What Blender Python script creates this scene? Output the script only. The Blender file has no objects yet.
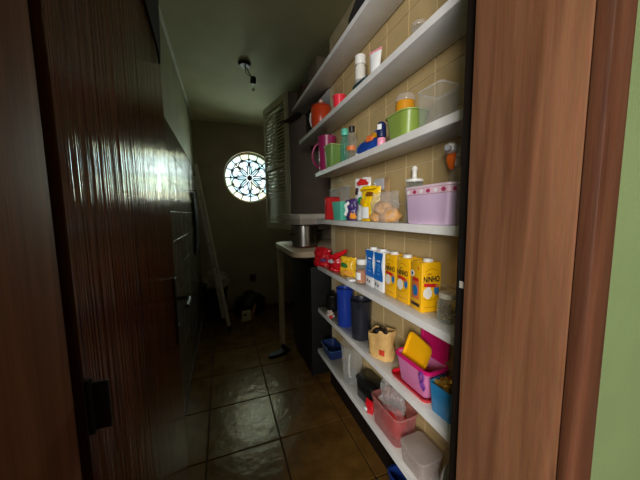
import bpy, math, random
from mathutils import Vector, Matrix, noise
PI = math.pi
rnd = random.Random(7)
sc = bpy.context.scene
COL = sc.collection

# ------------------------------------------------------------------ camera
cam_d = bpy.data.cameras.new('camera'); cam = bpy.data.objects.new('camera', cam_d); COL.objects.link(cam)
cam_d.sensor_fit = 'HORIZONTAL'; cam_d.sensor_width = 36; cam_d.lens = 264.0 / 640 * 36
cam_d.clip_start = 0.01
R = Matrix(((0.937377, -0.047158, 0.345108), (-0.348085, -0.090113, 0.933123), (-0.012905, -0.994814, -0.100885)))
right, down, fwd = R.col[0], R.col[1], R.col[2]
m = Matrix((right, -down, -fwd)).transposed().to_4x4(); m.translation = (0, 0, 1.25)
cam.matrix_world = m
sc.camera = cam

# ------------------------------------------------------------------ world, lights, exposure
world = bpy.data.worlds.new('sky'); sc.world = world; world.use_nodes = True
wb = world.node_tree.nodes['Background']; wb.inputs[0].default_value = (0.88, 0.97, 1.0, 1); wb.inputs[1].default_value = 2.2

def area(name, loc, target, sx, sy, power, col, shape='RECTANGLE'):
    l = bpy.data.lights.new(name, 'AREA'); l.shape = shape; l.size = sx; l.size_y = sy; l.energy = power; l.color = col
    o = bpy.data.objects.new(name, l); COL.objects.link(o); o.location = loc
    o.rotation_euler = (Vector(target) - Vector(loc)).to_track_quat('-Z', 'Y').to_euler()
    return o
# daylight behind the round window at the end of the pantry
area('daylight_round_window', (0.38, 4.15, 1.85), (0.33, 3.0, 1.55), 1.3, 1.3, 84, (0.97, 1.0, 0.84), 'DISK')
# daylight from the window of the room in front of the pantry door
area('daylight_front_room', (-1.50, -2.12, 1.76), (-0.2, 0.3, 1.30), 0.95, 0.98, 124, (1.0, 0.96, 0.90))
vs = sc.view_settings
vs.view_transform = 'Standard'; vs.look = 'None'; vs.gamma = 1.0; vs.exposure = 0.0; vs.use_curve_mapping = False

# ------------------------------------------------------------------ materials
def new_mat(name):
    mt = bpy.data.materials.new(name); mt.use_nodes = True
    return mt, mt.node_tree.nodes, mt.node_tree.links, mt.node_tree.nodes['Principled BSDF']

def srgb(c):
    return tuple((v / 12.92 if v <= 0.04045 else ((v + 0.055) / 1.055) ** 2.4) for v in (x / 255 for x in c))

MATS = {}
def mat(name, rgb, rough=0.5, metal=0.0, var=0.12, scale=8.0, bump=0.0, bscale=60.0, stretch=(1, 1, 1), spec=0.5, coat=0.0):
    """opaque procedural material: base colour (sRGB) with noise variation and fine relief"""
    if name in MATS: return MATS[name]
    mt, N, L, P = new_mat(name)
    c = srgb(rgb)
    tc = N.new('ShaderNodeTexCoord'); mp = N.new('ShaderNodeMapping'); mp.inputs['Scale'].default_value = stretch
    L.new(tc.outputs['Object'], mp.inputs['Vector'])
    nz = N.new('ShaderNodeTexNoise'); nz.inputs['Scale'].default_value = scale; nz.inputs['Detail'].default_value = 5
    L.new(mp.outputs[0], nz.inputs['Vector'])
    rp = N.new('ShaderNodeValToRGB')
    rp.color_ramp.elements[0].position = 0.3; rp.color_ramp.elements[1].position = 0.72
    rp.color_ramp.elements[0].color = tuple(max(0, v * (1 - var)) for v in c) + (1,)
    rp.color_ramp.elements[1].color = tuple(min(1, v * (1 + var)) for v in c) + (1,)
    L.new(nz.outputs['Fac'], rp.inputs[0]); L.new(rp.outputs[0], P.inputs['Base Color'])
    P.inputs['Roughness'].default_value = rough; P.inputs['Metallic'].default_value = metal
    P.inputs['Specular IOR Level'].default_value = spec
    if coat: P.inputs['Coat Weight'].default_value = coat; P.inputs['Coat Roughness'].default_value = 0.08
    if bump:
        nb = N.new('ShaderNodeTexNoise'); nb.inputs['Scale'].default_value = bscale; nb.inputs['Detail'].default_value = 3
        L.new(mp.outputs[0], nb.inputs['Vector'])
        b = N.new('ShaderNodeBump'); b.inputs['Strength'].default_value = bump; b.inputs['Distance'].default_value = 0.01
        L.new(nb.outputs['Fac'], b.inputs['Height']); L.new(b.outputs[0], P.inputs['Normal'])
    MATS[name] = mt
    return mt

def clear(name, rgb, dens=0.12, rough=0.08, bump=0.0):
    """see-through plastic or glass: tinted transparency plus a glossy skin"""
    if name in MATS: return MATS[name]
    mt, N, L, P = new_mat(name)
    c = srgb(rgb)
    out = N['Material Output']
    P.inputs['Base Color'].default_value = c + (1,); P.inputs['Roughness'].default_value = rough
    tr = N.new('ShaderNodeBsdfTransparent'); tr.inputs[0].default_value = tuple(0.75 + 0.25 * v for v in c) + (1,)
    fr = N.new('ShaderNodeLayerWeight'); fr.inputs['Blend'].default_value = 0.5
    pw = N.new('ShaderNodeMath'); pw.operation = 'POWER'; pw.inputs[1].default_value = 3.5
    mx = N.new('ShaderNodeMath'); mx.operation = 'MULTIPLY_ADD'; mx.inputs[1].default_value = 0.6; mx.inputs[2].default_value = dens * 0.6
    mx.use_clamp = True
    ms = N.new('ShaderNodeMixShader')
    L.new(fr.outputs['Facing'], pw.inputs[0]); L.new(pw.outputs[0], mx.inputs[0]); L.new(mx.outputs[0], ms.inputs[0]); L.new(tr.outputs[0], ms.inputs[1]); L.new(P.outputs[0], ms.inputs[2])
    L.new(ms.outputs[0], out.inputs['Surface'])
    if bump:
        nb = N.new('ShaderNodeTexNoise'); nb.inputs['Scale'].default_value = 45
        tc = N.new('ShaderNodeTexCoord'); L.new(tc.outputs['Object'], nb.inputs['Vector'])
        b = N.new('ShaderNodeBump'); b.inputs['Strength'].default_value = bump; b.inputs['Distance'].default_value = 0.01
        L.new(nb.outputs['Fac'], b.inputs['Height']); L.new(b.outputs[0], P.inputs['Normal']); L.new(b.outputs[0], fr.inputs['Normal'])
    MATS[name] = mt
    return mt

def wood(name, dark, light, rough, grain=(9, 9, 0.7), wave=0.0, wave_scale=(1, 1, 1), coat=0.0, spec=0.5):
    mt, N, L, P = new_mat(name)
    tc = N.new('ShaderNodeTexCoord'); mp = N.new('ShaderNodeMapping'); mp.inputs['Scale'].default_value = grain
    L.new(tc.outputs['Object'], mp.inputs['Vector'])
    n1 = N.new('ShaderNodeTexNoise'); n1.inputs['Scale'].default_value = 2.2; n1.inputs['Detail'].default_value = 8; n1.inputs['Distortion'].default_value = 0.9
    L.new(mp.outputs[0], n1.inputs['Vector'])
    rp = N.new('ShaderNodeValToRGB'); rp.color_ramp.elements[0].position = 0.3; rp.color_ramp.elements[1].position = 0.68
    rp.color_ramp.elements[0].color = srgb(dark) + (1,); rp.color_ramp.elements[1].color = srgb(light) + (1,)
    L.new(n1.outputs['Fac'], rp.inputs[0])
    n2 = N.new('ShaderNodeTexNoise'); n2.inputs['Scale'].default_value = 26; n2.inputs['Detail'].default_value = 4
    L.new(mp.outputs[0], n2.inputs['Vector'])
    mx = N.new('ShaderNodeMix'); mx.data_type = 'RGBA'; mx.blend_type = 'MULTIPLY'; mx.inputs[0].default_value = 0.35
    L.new(rp.outputs[0], mx.inputs[6]); L.new(n2.outputs['Color'], mx.inputs[7]); L.new(mx.outputs[2], P.inputs['Base Color'])
    P.inputs['Roughness'].default_value = rough; P.inputs['Specular IOR Level'].default_value = spec
    if coat: P.inputs['Coat Weight'].default_value = coat; P.inputs['Coat Roughness'].default_value = 0.12
    b = N.new('ShaderNodeBump'); b.inputs['Strength'].default_value = 0.12; b.inputs['Distance'].default_value = 0.003
    L.new(n2.outputs['Fac'], b.inputs['Height'])
    if wave:
        m2 = N.new('ShaderNodeMapping'); m2.inputs['Scale'].default_value = wave_scale; L.new(tc.outputs['Object'], m2.inputs['Vector'])
        n3 = N.new('ShaderNodeTexNoise'); n3.inputs['Scale'].default_value = 1.0; n3.inputs['Detail'].default_value = 2
        L.new(m2.outputs[0], n3.inputs['Vector'])
        b2 = N.new('ShaderNodeBump'); b2.inputs['Strength'].default_value = 1.0; b2.inputs['Distance'].default_value = wave
        L.new(n3.outputs['Fac'], b2.inputs['Height']); L.new(b.outputs[0], b2.inputs['Normal']); L.new(b2.outputs[0], P.inputs['Normal'])
    else:
        L.new(b.outputs[0], P.inputs['Normal'])
    return mt

def tile_mat(name, c0, c1, rough, wave, wscale, var_scale=6.0, spec=0.5):
    """glazed tile: colour differs a little from tile to tile, wavy glaze"""
    mt, N, L, P = new_mat(name)
    oi = N.new('ShaderNodeObjectInfo'); tc = N.new('ShaderNodeTexCoord')
    geo = N.new('ShaderNodeNewGeometry')
    nz = N.new('ShaderNodeTexNoise'); nz.inputs['Scale'].default_value = var_scale; nz.inputs['Detail'].default_value = 6
    L.new(geo.outputs['Position'], nz.inputs['Vector'])
    ad = N.new('ShaderNodeMath'); ad.operation = 'MULTIPLY_ADD'; ad.inputs[1].default_value = 0.10
    L.new(oi.outputs['Random'], ad.inputs[0]); L.new(nz.outputs['Fac'], ad.inputs[2])
    rp = N.new('ShaderNodeValToRGB'); rp.color_ramp.elements[0].position = 0.35; rp.color_ramp.elements[1].position = 0.85
    rp.color_ramp.elements[0].color = srgb(c0) + (1,); rp.color_ramp.elements[1].color = srgb(c1) + (1,)
    L.new(ad.outputs[0], rp.inputs[0]); L.new(rp.outputs[0], P.inputs['Base Color'])
    P.inputs['Roughness'].default_value = rough; P.inputs['Specular IOR Level'].default_value = spec
    if wave:
        mp = N.new('ShaderNodeMapping'); mp.inputs['Scale'].default_value = wscale; L.new(geo.outputs['Position'], mp.inputs['Vector'])
        n3 = N.new('ShaderNodeTexNoise'); n3.inputs['Scale'].default_value = 1.0; n3.inputs['Detail'].default_value = 2; L.new(mp.outputs[0], n3.inputs['Vector'])
        b = N.new('ShaderNodeBump'); b.inputs['Strength'].default_value = 1.0; b.inputs['Distance'].default_value = wave
        L.new(n3.outputs['Fac'], b.inputs['Height']); L.new(b.outputs[0], P.inputs['Normal'])
    return mt

M_frame = wood('varnished_frame_wood', (104, 66, 44), (146, 100, 72), 0.6, grain=(14, 14, 0.8), spec=0.18)
M_casing_shaded = wood('shaded_casing_wood', (84, 48, 32), (122, 76, 54), 0.5, grain=(14, 14, 0.8), spec=0.3)  # darker copy of the frame wood: weaker light on the front face painted in
M_door = wood('varnished_door_wood', (70, 37, 15), (106, 62, 30), 0.17, grain=(10, 10, 0.7), wave=0.005, wave_scale=(4, 95, 1.0), spec=0.5)
M_darkwood_shade = wood('dark_wood_and_shade', (16, 9, 6), (30, 18, 12), 0.7, spec=.2)  # own colour of the brown box; painted shade on rebate and lower wall
M_green = mat('green_wall_paint', (128, 146, 98), 0.75, var=0.07, scale=5, bump=0.12, bscale=220)
M_plaster = mat('pale_ceiling_paint', (180, 176, 140), 0.8, var=0.12, scale=3, bump=0.1, bscale=120)
M_farwall = mat('grey_far_wall_plaster', (160, 146, 126), 0.85, var=0.15, scale=3, bump=0.15, bscale=90)
M_leftpaint = mat('pale_upper_wall_paint', (152, 150, 118), 0.6, var=0.1, scale=4, bump=0.08)
M_grout = mat('tile_grout', (196, 180, 146), 0.9, var=0.12, scale=20)
M_groutdark = mat('floor_grout', (36, 28, 20), 0.9, var=0.15, scale=20)
M_tanTile = tile_mat('tan_wall_tile', (166, 144, 100), (190, 166, 120), 0.3, 0.0012, (18, 18, 18))
M_leftTile = tile_mat('grey_glazed_tile', (96, 92, 80), (128, 122, 106), 0.16, 0.010, (10, 46, 1.2), spec=0.7)
M_floorTile = tile_mat('brown_floor_tile', (82, 56, 24), (118, 84, 40), 0.25, 0.003, (14, 14, 14), var_scale=9, spec=0.3)
M_floorTile.node_tree.nodes['Principled BSDF'].inputs['Specular Tint'].default_value = (1.0, 0.82, 0.5, 1)
M_shelf = mat('white_shelf_paint', (216, 215, 214), 0.45, var=0.06, scale=14, bump=0.05, bscale=120)
M_white = mat('white_plastic', (225, 224, 220), 0.35, var=0.04)
M_louver = mat('cream_louver_paint', (206, 198, 174), 0.55, var=0.08, scale=12)
M_black = mat('black_plastic', (9, 9, 9), 0.45, var=0.2)
M_iron = mat('black_iron', (12, 11, 10), 0.55, var=0.2)
M_steel = mat('brushed_steel', (190, 188, 184), 0.25, metal=1.0, var=0.08)
M_alu = mat('dull_aluminium', (206, 200, 192), 0.4, metal=0.2, var=0.12, scale=20)
M_clear = clear('clear_plastic', (235, 238, 238), 0.10)
M_glass = clear('clear_glass', (232, 240, 238), 0.07, 0.03)
M_film = clear('clear_film', (240, 240, 240), 0.24, 0.12, bump=0.5)

# ------------------------------------------------------------------ mesh helpers
class MB:
    def __init__(s): s.v = []; s.f = []
    def ring_loft(s, rings, cap0=True, cap1=True, closed=True):
        n = len(rings[0]); base = len(s.v)
        for r in rings: s.v += [tuple(p) for p in r]
        for k in range(len(rings) - 1):
            a = base + k * n; b = a + n
            for i in range(n if closed else n - 1):
                j = (i + 1) % n
                s.f.append((a + i, a + j, b + j, b + i))
        if cap0: s.f.append(tuple(base + i for i in reversed(range(n))))
        if cap1: s.f.append(tuple(base + (len(rings) - 1) * n + i for i in range(n)))
        return s
    def lathe(s, prof, n=24, c=(0, 0), cap0=True, cap1=True, sx=1, sy=1):
        return s.ring_loft([[(c[0] + r * sx * math.cos(2 * PI * i / n), c[1] + r * sy * math.sin(2 * PI * i / n), z) for i in range(n)] for r, z in prof], cap0, cap1)
    def rloft(s, secs, n=4, cap0=True, cap1=True):
        """secs: (cx, cy, half x, half y, corner radius, z)"""
        rings = []
        for cx, cy, hx, hy, r, z in secs:
            r = min(r, hx * .999, hy * .999); pts = []
            for qx, qy, a0 in ((1, 1, 0), (-1, 1, PI / 2), (-1, -1, PI), (1, -1, 1.5 * PI)):
                for k in range(n + 1):
                    a = a0 + PI / 2 * k / n
                    pts.append((cx + qx * (hx - r) + r * math.cos(a), cy + qy * (hy - r) + r * math.sin(a), z))
            rings.append(pts)
        return s.ring_loft(rings, cap0, cap1)
    def box(s, x0, x1, y0, y1, z0, z1, b=0.002):
        cx, cy, hx, hy = (x0 + x1) / 2, (y0 + y1) / 2, (x1 - x0) / 2, (y1 - y0) / 2
        b = min(b, hx * .45, hy * .45, (z1 - z0) * .45)
        return s.rloft([(cx, cy, hx - b, hy - b, b, z0), (cx, cy, hx, hy, b, z0 + b), (cx, cy, hx, hy, b, z1 - b), (cx, cy, hx - b, hy - b, b, z1)], n=2)
    def tube(s, path, r, n=8, cap=True, closed=False, flat=1.0):
        P = [Vector(p) for p in path]; rings = []; prev = None
        for i, p in enumerate(P):
            if closed: t = P[(i + 1) % len(P)] - P[i - 1]
            else: t = P[min(i + 1, len(P) - 1)] - P[max(i - 1, 0)]
            t.normalize()
            ref = prev if prev is not None else (Vector((0, 0, 1)) if abs(t.z) < .9 else Vector((1, 0, 0)))
            u = (ref - t * ref.dot(t)); u = u.normalized() if u.length > 1e-6 else t.orthogonal().normalized()
            w = t.cross(u); prev = u
            rr = r[i] if isinstance(r, (list, tuple)) else r
            rings.append([p + u * rr * math.cos(2 * PI * k / n) + w * rr * flat * math.sin(2 * PI * k / n) for k in range(n)])
        if closed: rings.append(rings[0])
        return s.ring_loft(rings, cap and not closed, cap and not closed)
    def quad(s, a, b, c, d):
        k = len(s.v); s.v += [tuple(a), tuple(b), tuple(c), tuple(d)]; s.f.append((k, k + 1, k + 2, k + 3)); return s
    def xf(s, M4):
        s.v = [tuple(M4 @ Vector(p)) for p in s.v]; return s
    def crumple(s, amp, freq, seed=0):
        def d(p):
            q = Vector(p); k = min(1.0, max(0.0, p[2] / .015))
            v = noise.noise_vector(q * freq + Vector((seed, seed * 2, 0))) + .5 * noise.noise_vector(q * freq * 2.3 + Vector((0, seed, seed)))
            return (p[0] + amp * v.x, p[1] + amp * v.y, p[2] + amp * v.z * k)
        s.v = [d(p) for p in s.v]; return s
    def join(s, o):
        k = len(s.v); s.v += o.v; s.f += [tuple(i + k for i in f) for f in o.f]; return s
    def mesh(s, name, mt, smooth=True, angle=38):
        me = bpy.data.meshes.new(name); me.from_pydata(s.v, [], s.f); me.validate(); me.update()
        if mt: me.materials.append(mt)
        if smooth:
            me.polygons.foreach_set('use_smooth', [True] * len(me.polygons)); me.set_sharp_from_angle(angle=math.radians(angle))
        return me
    def obj(s, name, mt, parent=None, loc=(0, 0, 0), rot=(0, 0, 0), **kw):
        return put(name, s.mesh(name, mt, **kw), parent, loc, rot)

def put(name, me, parent=None, loc=(0, 0, 0), rot=(0, 0, 0)):
    o = bpy.data.objects.new(name, me); COL.objects.link(o); o.location = loc; o.rotation_euler = rot
    if parent is not None: o.parent = parent
    return o
def tag(o, label, cat, group=None):
    o['label'] = label; o['category'] = cat
    if group: o['group'] = group
    return o
def thing(name, label, cat, loc=(0, 0, 0), rz=0, group=None, rot=None):
    o = put(name, None, None, loc, rot or (0, 0, rz)); o.empty_display_size = 0.05
    return tag(o, label, cat, group)
def struct(o):
    o['kind'] = 'structure'; return o

def text_part(word, size, mt, parent, loc, rot, bold=0.0, shear=0.0, xs=1.0, name='lettering'):
    cu = bpy.data.curves.new('lettering', 'FONT'); cu.body = word; cu.size = size; cu.align_x = 'CENTER'; cu.align_y = 'CENTER'
    cu.offset = bold; cu.shear = shear; cu.extrude = 0.0002; cu.resolution_u = 2
    tmp = bpy.data.objects.new('lettering', cu); COL.objects.link(tmp)
    dg = bpy.context.evaluated_depsgraph_get()
    me = bpy.data.meshes.new_from_object(tmp.evaluated_get(dg)); bpy.data.objects.remove(tmp); bpy.data.curves.remove(cu)
    me.materials.clear(); me.materials.append(mt)
    o = put(name, me, parent, loc, rot); o.scale = (xs, 1, 1)
    return o

def pouch(w, h, d, seed, nu=16, nv=20, crimp=0.02, wr=0.10, base=True, edge=0.5, lean=0.0):
    """soft packet standing on its bottom edge: width along x, thickness along y"""
    mb = MB(); fs = []
    for side in (-1, 1):
        for j in range(nv + 1):
            v = j / nv
            for i in range(nu + 1):
                u = i / nu
                pu = max(0.0, math.sin(PI * u)) ** edge
                vv = v if not base else 0.12 + 0.88 * v
                pv = max(0.0, math.sin(PI * vv)) ** edge
                if v > 1 - crimp: pv *= 0.15
                t = d / 2 * pu * pv
                nn = noise.noise(Vector((u * 4 + seed * 7.1, v * 4 + side * 3, seed))) + .6 * noise.noise(Vector((u * 9 + seed, v * 9 + side * 5, seed * 2)))
                t *= 1 + wr * 2.5 * nn
                x = (u - .5) * w * (1 - 0.10 * math.sin(PI * v) * (1 if not base else .4)) + wr * .10 * w * noise.noise(Vector((v * 5, seed, 1)))
                z = h * v + wr * 0.08 * h * noise.noise(Vector((u * 6, seed, 4))) * v
                mb.v.append((x, side * t + lean * v * h, z))
    n = (nu + 1) * (nv + 1)
    for s_ in (0, 1):
        for j in range(nv):
            for i in range(nu):
                a = s_ * n + j * (nu + 1) + i; q = (a, a + 1, a + nu + 2, a + nu + 1)
                mb.f.append(q if s_ == 0 else q[::-1])
    for j in range(nv):
        for i in (0, nu):
            a = j * (nu + 1) + i; b = a + nu + 1
            q = (a, b, n + b, n + a); mb.f.append(q if i == nu else q[::-1])
    for i in range(nu):
        a = i; q = (a, n + a, n + a + 1, a + 1); mb.f.append(q[::-1] if False else q)
        a = nv * (nu + 1) + i; mb.f.append((a, a + 1, n + a + 1, n + a))
    return mb.crumple(wr * .035, 28, seed)

def blob(rx, ry, rz, seed, amp=0.12, freq=2.0, nu=20, nv=12, flat=True):
    """rounded irregular lump resting on z = 0"""
    rings = []
    for j in range(1, nv):
        th = -PI / 2 + PI * j / nv; ring = []
        for i in range(nu):
            a = 2 * PI * i / nu
            d = Vector((math.cos(th) * math.cos(a), math.cos(th) * math.sin(a), math.sin(th)))
            k = 1 + amp * noise.noise(d * freq + Vector((seed * 3.3, seed, 0))) * 2
            z = d.z * rz * k
            if flat: z = max(z, -0.62 * rz)
            ring.append((d.x * rx * k, d.y * ry * k, z + (0.62 * rz if flat else rz)))
        rings.append(ring)
    return MB().ring_loft(rings)

def vessel(secs, wall=0.003, n=5, floor_t=0.004):
    """open box-like vessel with rounded corners; secs (hx, hy, r, z) bottom to top"""
    out = [(0, 0, hx, hy, r, z) for hx, hy, r, z in secs]
    inn = [(0, 0, hx - wall, hy - wall, max(r - wall, .001), z) for hx, hy, r, z in reversed(secs)]
    inn[-1] = inn[-1][:5] + (secs[0][3] + floor_t,)
    return MB().rloft(out + inn, n=n)
def cup(prof, wall=0.003, n=28):
    """open round vessel from an outer profile bottom to top"""
    inn = [(max(r - wall, .001), z) for r, z in reversed(prof)]; inn[-1] = (inn[-1][0], prof[0][1] + 0.004)
    return MB().lathe(prof + inn, n)
def arc_handle(p0, p1, out, r, n=12, flat=1.0, axis=(-1, 0)):
    """C handle between two heights at the same side"""
    pts = []
    for k in range(n + 1):
        t = k / n; a = PI * t
        off = out * math.sin(a) ** 0.6
        z = p0[2] + (p1[2] - p0[2]) * t
        x = p0[0] + (p1[0] - p0[0]) * t + axis[0] * off; y = p0[1] + (p1[1] - p0[1]) * t + axis[1] * off
        pts.append((x, y, z))
    return MB().tube(pts, r, 8, flat=flat)

# ------------------------------------------------------------------ the room
XL, XR, XA, YF, ZC = -0.275, 0.712, 1.02, 3.6, 2.38      # left wall, shelf wall, alcove wall, far wall, ceiling
Y0 = 0.43                                                  # inner face of the door wall
SH = 1.70                                                  # shelf wall ends, alcove begins

# floor slab with separate tiles
fl = struct(MB().box(-2.3, 2.1, -2.25, 3.7, -0.1, -0.006).obj('floor', M_groutdark, smooth=False))
T = 0.380
tile_me = {}
def floor_tile(x0, x1, y0, y1):
    k = (round(x1 - x0, 3), round(y1 - y0, 3))
    if k not in tile_me:
        hx, hy = k[0] / 2, k[1] / 2
        tile_me[k] = MB().rloft([(0, 0, hx, hy, .004, -.007), (0, 0, hx, hy, .004, -.0015), (0, 0, hx - .002, hy - .002, .004, 0)], n=1).mesh('tile', M_floorTile, smooth=False)
    put('tile', tile_me[k], fl, ((x0 + x1) / 2, (y0 + y1) / 2, 0))
g = 0.003
xs_ = [XL, -0.13, 0.25, 0.63, XA]
ys_ = [0.215, 0.595, 0.975, 1.355, 1.735, 2.115, 2.495, 2.875, 3.255, YF]
for i in range(len(xs_) - 1):
    for j in range(len(ys_) - 1):
        floor_tile(xs_[i] + g, xs_[i + 1] - g, ys_[j] + g, ys_[j + 1] - g)

struct(MB().box(-2.3, 2.1, -2.25, 3.8, ZC, ZC + 0.1).obj('ceiling', M_plaster, smooth=False))

# left wall: painted upper part, glazed tiles below
wl = struct(MB().box(XL - 0.12, XL - 0.004, Y0 - 0.22, YF + .1, 0, ZC).obj('wall_left', M_leftpaint, smooth=False))
TL = 0.1755
def wall_tile_mesh(s, mt, t=0.006):
    h = s / 2 - 0.0016
    return MB().rloft([(0, 0, h, h, .002, 0), (0, 0, h, h, .002, t - .0012), (0, 0, h - .0015, h - .0015, .002, t)], n=1).mesh('tile', mt, smooth=False)
me_lt = wall_tile_mesh(TL, M_leftTile)
ztop = 1.798
for j in range(10):
    for i in range(13):
        y = YF - TL * (i + .5); z = ztop - TL * (j + .5)
        o = put('tile', me_lt, wl, (XL - 0.004, y, z), (0.002 * rnd.uniform(-1, 1), PI / 2 + 0.003 * rnd.uniform(-1, 1), 0))
# slim cornice between left wall and ceiling
struct(MB().box(XL - .004, XL + .012, Y0, YF, ZC - .014, ZC).obj('trim_1', mat('cornice_white', (205, 205, 190), .5), smooth=False))

# shelf wall with tan tiles, alcove beyond it
wr = struct(MB().box(XR, XR + 0.1, Y0 - .2, SH, 0, ZC).obj('wall_right', M_grout, smooth=False))
struct(MB().box(XR - .014, XR - .0065, Y0 + .005, SH, 0.001, .285, .001).obj('lower_wall_shade', M_darkwood_shade, smooth=False))  # added dark strip: the unlit lower wall put in as colour
struct(MB().box(XR + .1, XA + .1, SH - .08, SH, 0, ZC).obj('wall_return', M_farwall, smooth=False))
struct(MB().box(XA, XA + .1, SH, YF + .1, 0, ZC).obj('wall_alcove', M_farwall, smooth=False))
TR = 0.145
me_rt = wall_tile_mesh(TR, M_tanTile, .003)
for i in range(9):
    for j in range(16):
        y = 0.757 + TR * (i - 1.5); z = 1.432 + TR * (j - 9.5)
        if z + TR / 2 > ZC or y + TR / 2 > SH: continue
        put('tile', me_rt, wr, (XR, y, z), (0.002 * rnd.uniform(-1, 1), -PI / 2 + 0.002 * rnd.uniform(-1, 1), 0))

# far wall with a round opening
WC = (0.372, 1.725); WR = 0.325
N_ = 64; angs = sorted([2 * PI * k / N_ for k in range(N_)] + [math.atan2(z - WC[1], x - WC[0]) % (2 * PI) for x in (XL - .1, XA + .1) for z in (-.05, ZC + .05)])
def rect_pt(a):
    dx, dz = math.cos(a), math.sin(a); t = 1e9
    if dx > 1e-9: t = min(t, (XA + .1 - WC[0]) / dx)
    if dx < -1e-9: t = min(t, (XL - .1 - WC[0]) / dx)
    if dz > 1e-9: t = min(t, (ZC + .05 - WC[1]) / dz)
    if dz < -1e-9: t = min(t, (-.05 - WC[1]) / dz)
    return WC[0] + dx * t, WC[1] + dz * t
inner = [(WC[0] + WR * math.cos(a), WC[1] + WR * math.sin(a)) for a in angs]; outer = [rect_pt(a) for a in angs]
mb = MB().ring_loft([[(x, YF + .16, z) for x, z in outer], [(x, YF, z) for x, z in outer], [(x, YF, z) for x, z in inner], [(x, YF + .16, z) for x, z in inner], [(x, YF + .16, z) for x, z in outer]], False, False)
struct(mb.obj('wall_back', M_farwall, angle=30))

# round window: ring frame, tracery, panes
wn = struct(put('window_1', None, None, (WC[0], YF + 0.07, WC[1])))
wn['label'] = 'round stained glass window with dark tracery in the far wall'
def circ(r, n=48, y=0): return [(r * math.cos(2 * PI * k / n), y, r * math.sin(2 * PI * k / n)) for k in range(n)]
MB().tube(circ(WR - .012), 0.016, 8, closed=True).obj('frame', M_white, wn)
M_lead = mat('dark_lead', (20, 24, 34), 0.5)
tints = [(228, 244, 250), (205, 232, 244), (236, 240, 222), (190, 222, 226), (240, 232, 196), (208, 234, 206)]
pane_m = []
for q, t in enumerate(tints):
    mt, Nn, Ln, P = new_mat('pane_glass_%d' % q)
    tr = Nn.new('ShaderNodeBsdfTransparent'); tr.inputs[0].default_value = tuple(math.sqrt(v) for v in srgb(t)) + (1,)
    P.inputs['Base Color'].default_value = srgb(t) + (1,); P.inputs['Roughness'].default_value = 0.1
    ms = Nn.new('ShaderNodeMixShader'); ms.inputs[0].default_value = 0.08
    Ln.new(tr.outputs[0], ms.inputs[1]); Ln.new(P.outputs[0], ms.inputs[2]); Ln.new(ms.outputs[0], Nn['Material Output'].inputs['Surface'])
    pane_m.append(mt)
def sector(r0, r1, a0, a1, n=5, t=0.004):
    pts = [(r1 * math.cos(a0 + (a1 - a0) * k / n), r1 * math.sin(a0 + (a1 - a0) * k / n)) for k in range(n + 1)]
    pts += [(r0 * math.cos(a1 + (a0 - a1) * k / n), r0 * math.sin(a1 + (a0 - a1) * k / n)) for k in range(n + 1)]
    return MB().ring_loft([[(x, -t / 2, z) for x, z in pts], [(x, t / 2, z) for x, z in pts]])
bands = [(.045, .150, 8, 0), (.150, .235, 16, PI / 16), (.235, .308, 16, 0)]
for bi, (r0, r1, n, off) in enumerate(bands):
    for k in range(n):
        a0 = off + 2 * PI * k / n; a1 = off + 2 * PI * (k + 1) / n
        sector(r0 + .002, r1 - .002, a0 + .008, a1 - .008).obj('pane', pane_m[rnd.choice([0, 0, 1, 1, 2, 3, 4, 5] if bi == 2 else [0, 1, 1, 3, 2])], wn, smooth=False)
# tracery: hub star, petal loops, heart scrolls, outer ring of arches
hub = []
for k in range(16):
    r = .048 if k % 2 == 0 else .03
    hub.append((r * math.cos(2 * PI * k / 16), r * math.sin(2 * PI * k / 16)))
MB().ring_loft([[(x, -.012, z) for x, z in hub], [(x, .004, z) for x, z in hub]]).obj('hub', M_lead, wn)
MB().tube(circ(.237, 64), .006, 6, closed=True).obj('tracery_ring', M_lead, wn)
def polar(r, a, y=-.004): return (r * math.cos(a), y, r * math.sin(a))
for k in range(8):
    a = 2 * PI * k / 8 + PI / 8
    pts = []
    for q in range(21):                                   # petal outline
        t = q / 20; u = math.sin(PI * t)
        ang = a + (0.30 * math.sin(2 * PI * t)) * (0.4 + u)
        pts.append(polar(.04 + .185 * u, ang))
    MB().tube(pts, .0075, 6).obj('tracery_petal', M_lead, wn)
    for s_ in (-1, 1):                                    # scroll inside the petal
        pts = [polar(.13 + .03 * math.cos(w), a + s_ * (.10 + .12 * math.sin(w))) for w in [PI * q / 8 for q in range(9)]]
        MB().tube(pts, .006, 6).obj('tracery_scroll', M_lead, wn)
    b = 2 * PI * k / 8
    MB().tube([polar(.05, b), polar(.16, b), polar(.237, b)], .006, 6).obj('tracery_bar', M_lead, wn)
for k in range(16):
    a = 2 * PI * k / 16
    MB().tube([polar(.237, a), polar(.312, a)], .007, 6).obj('tracery_bar', M_lead, wn)
    tri = [(.205, a), (.25, a - .075), (.25, a + .075)]
    MB().ring_loft([[polar(r, w, -.009) for r, w in tri], [polar(r, w, .003) for r, w in tri]]).obj('tracery_point', M_lead, wn)

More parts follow.
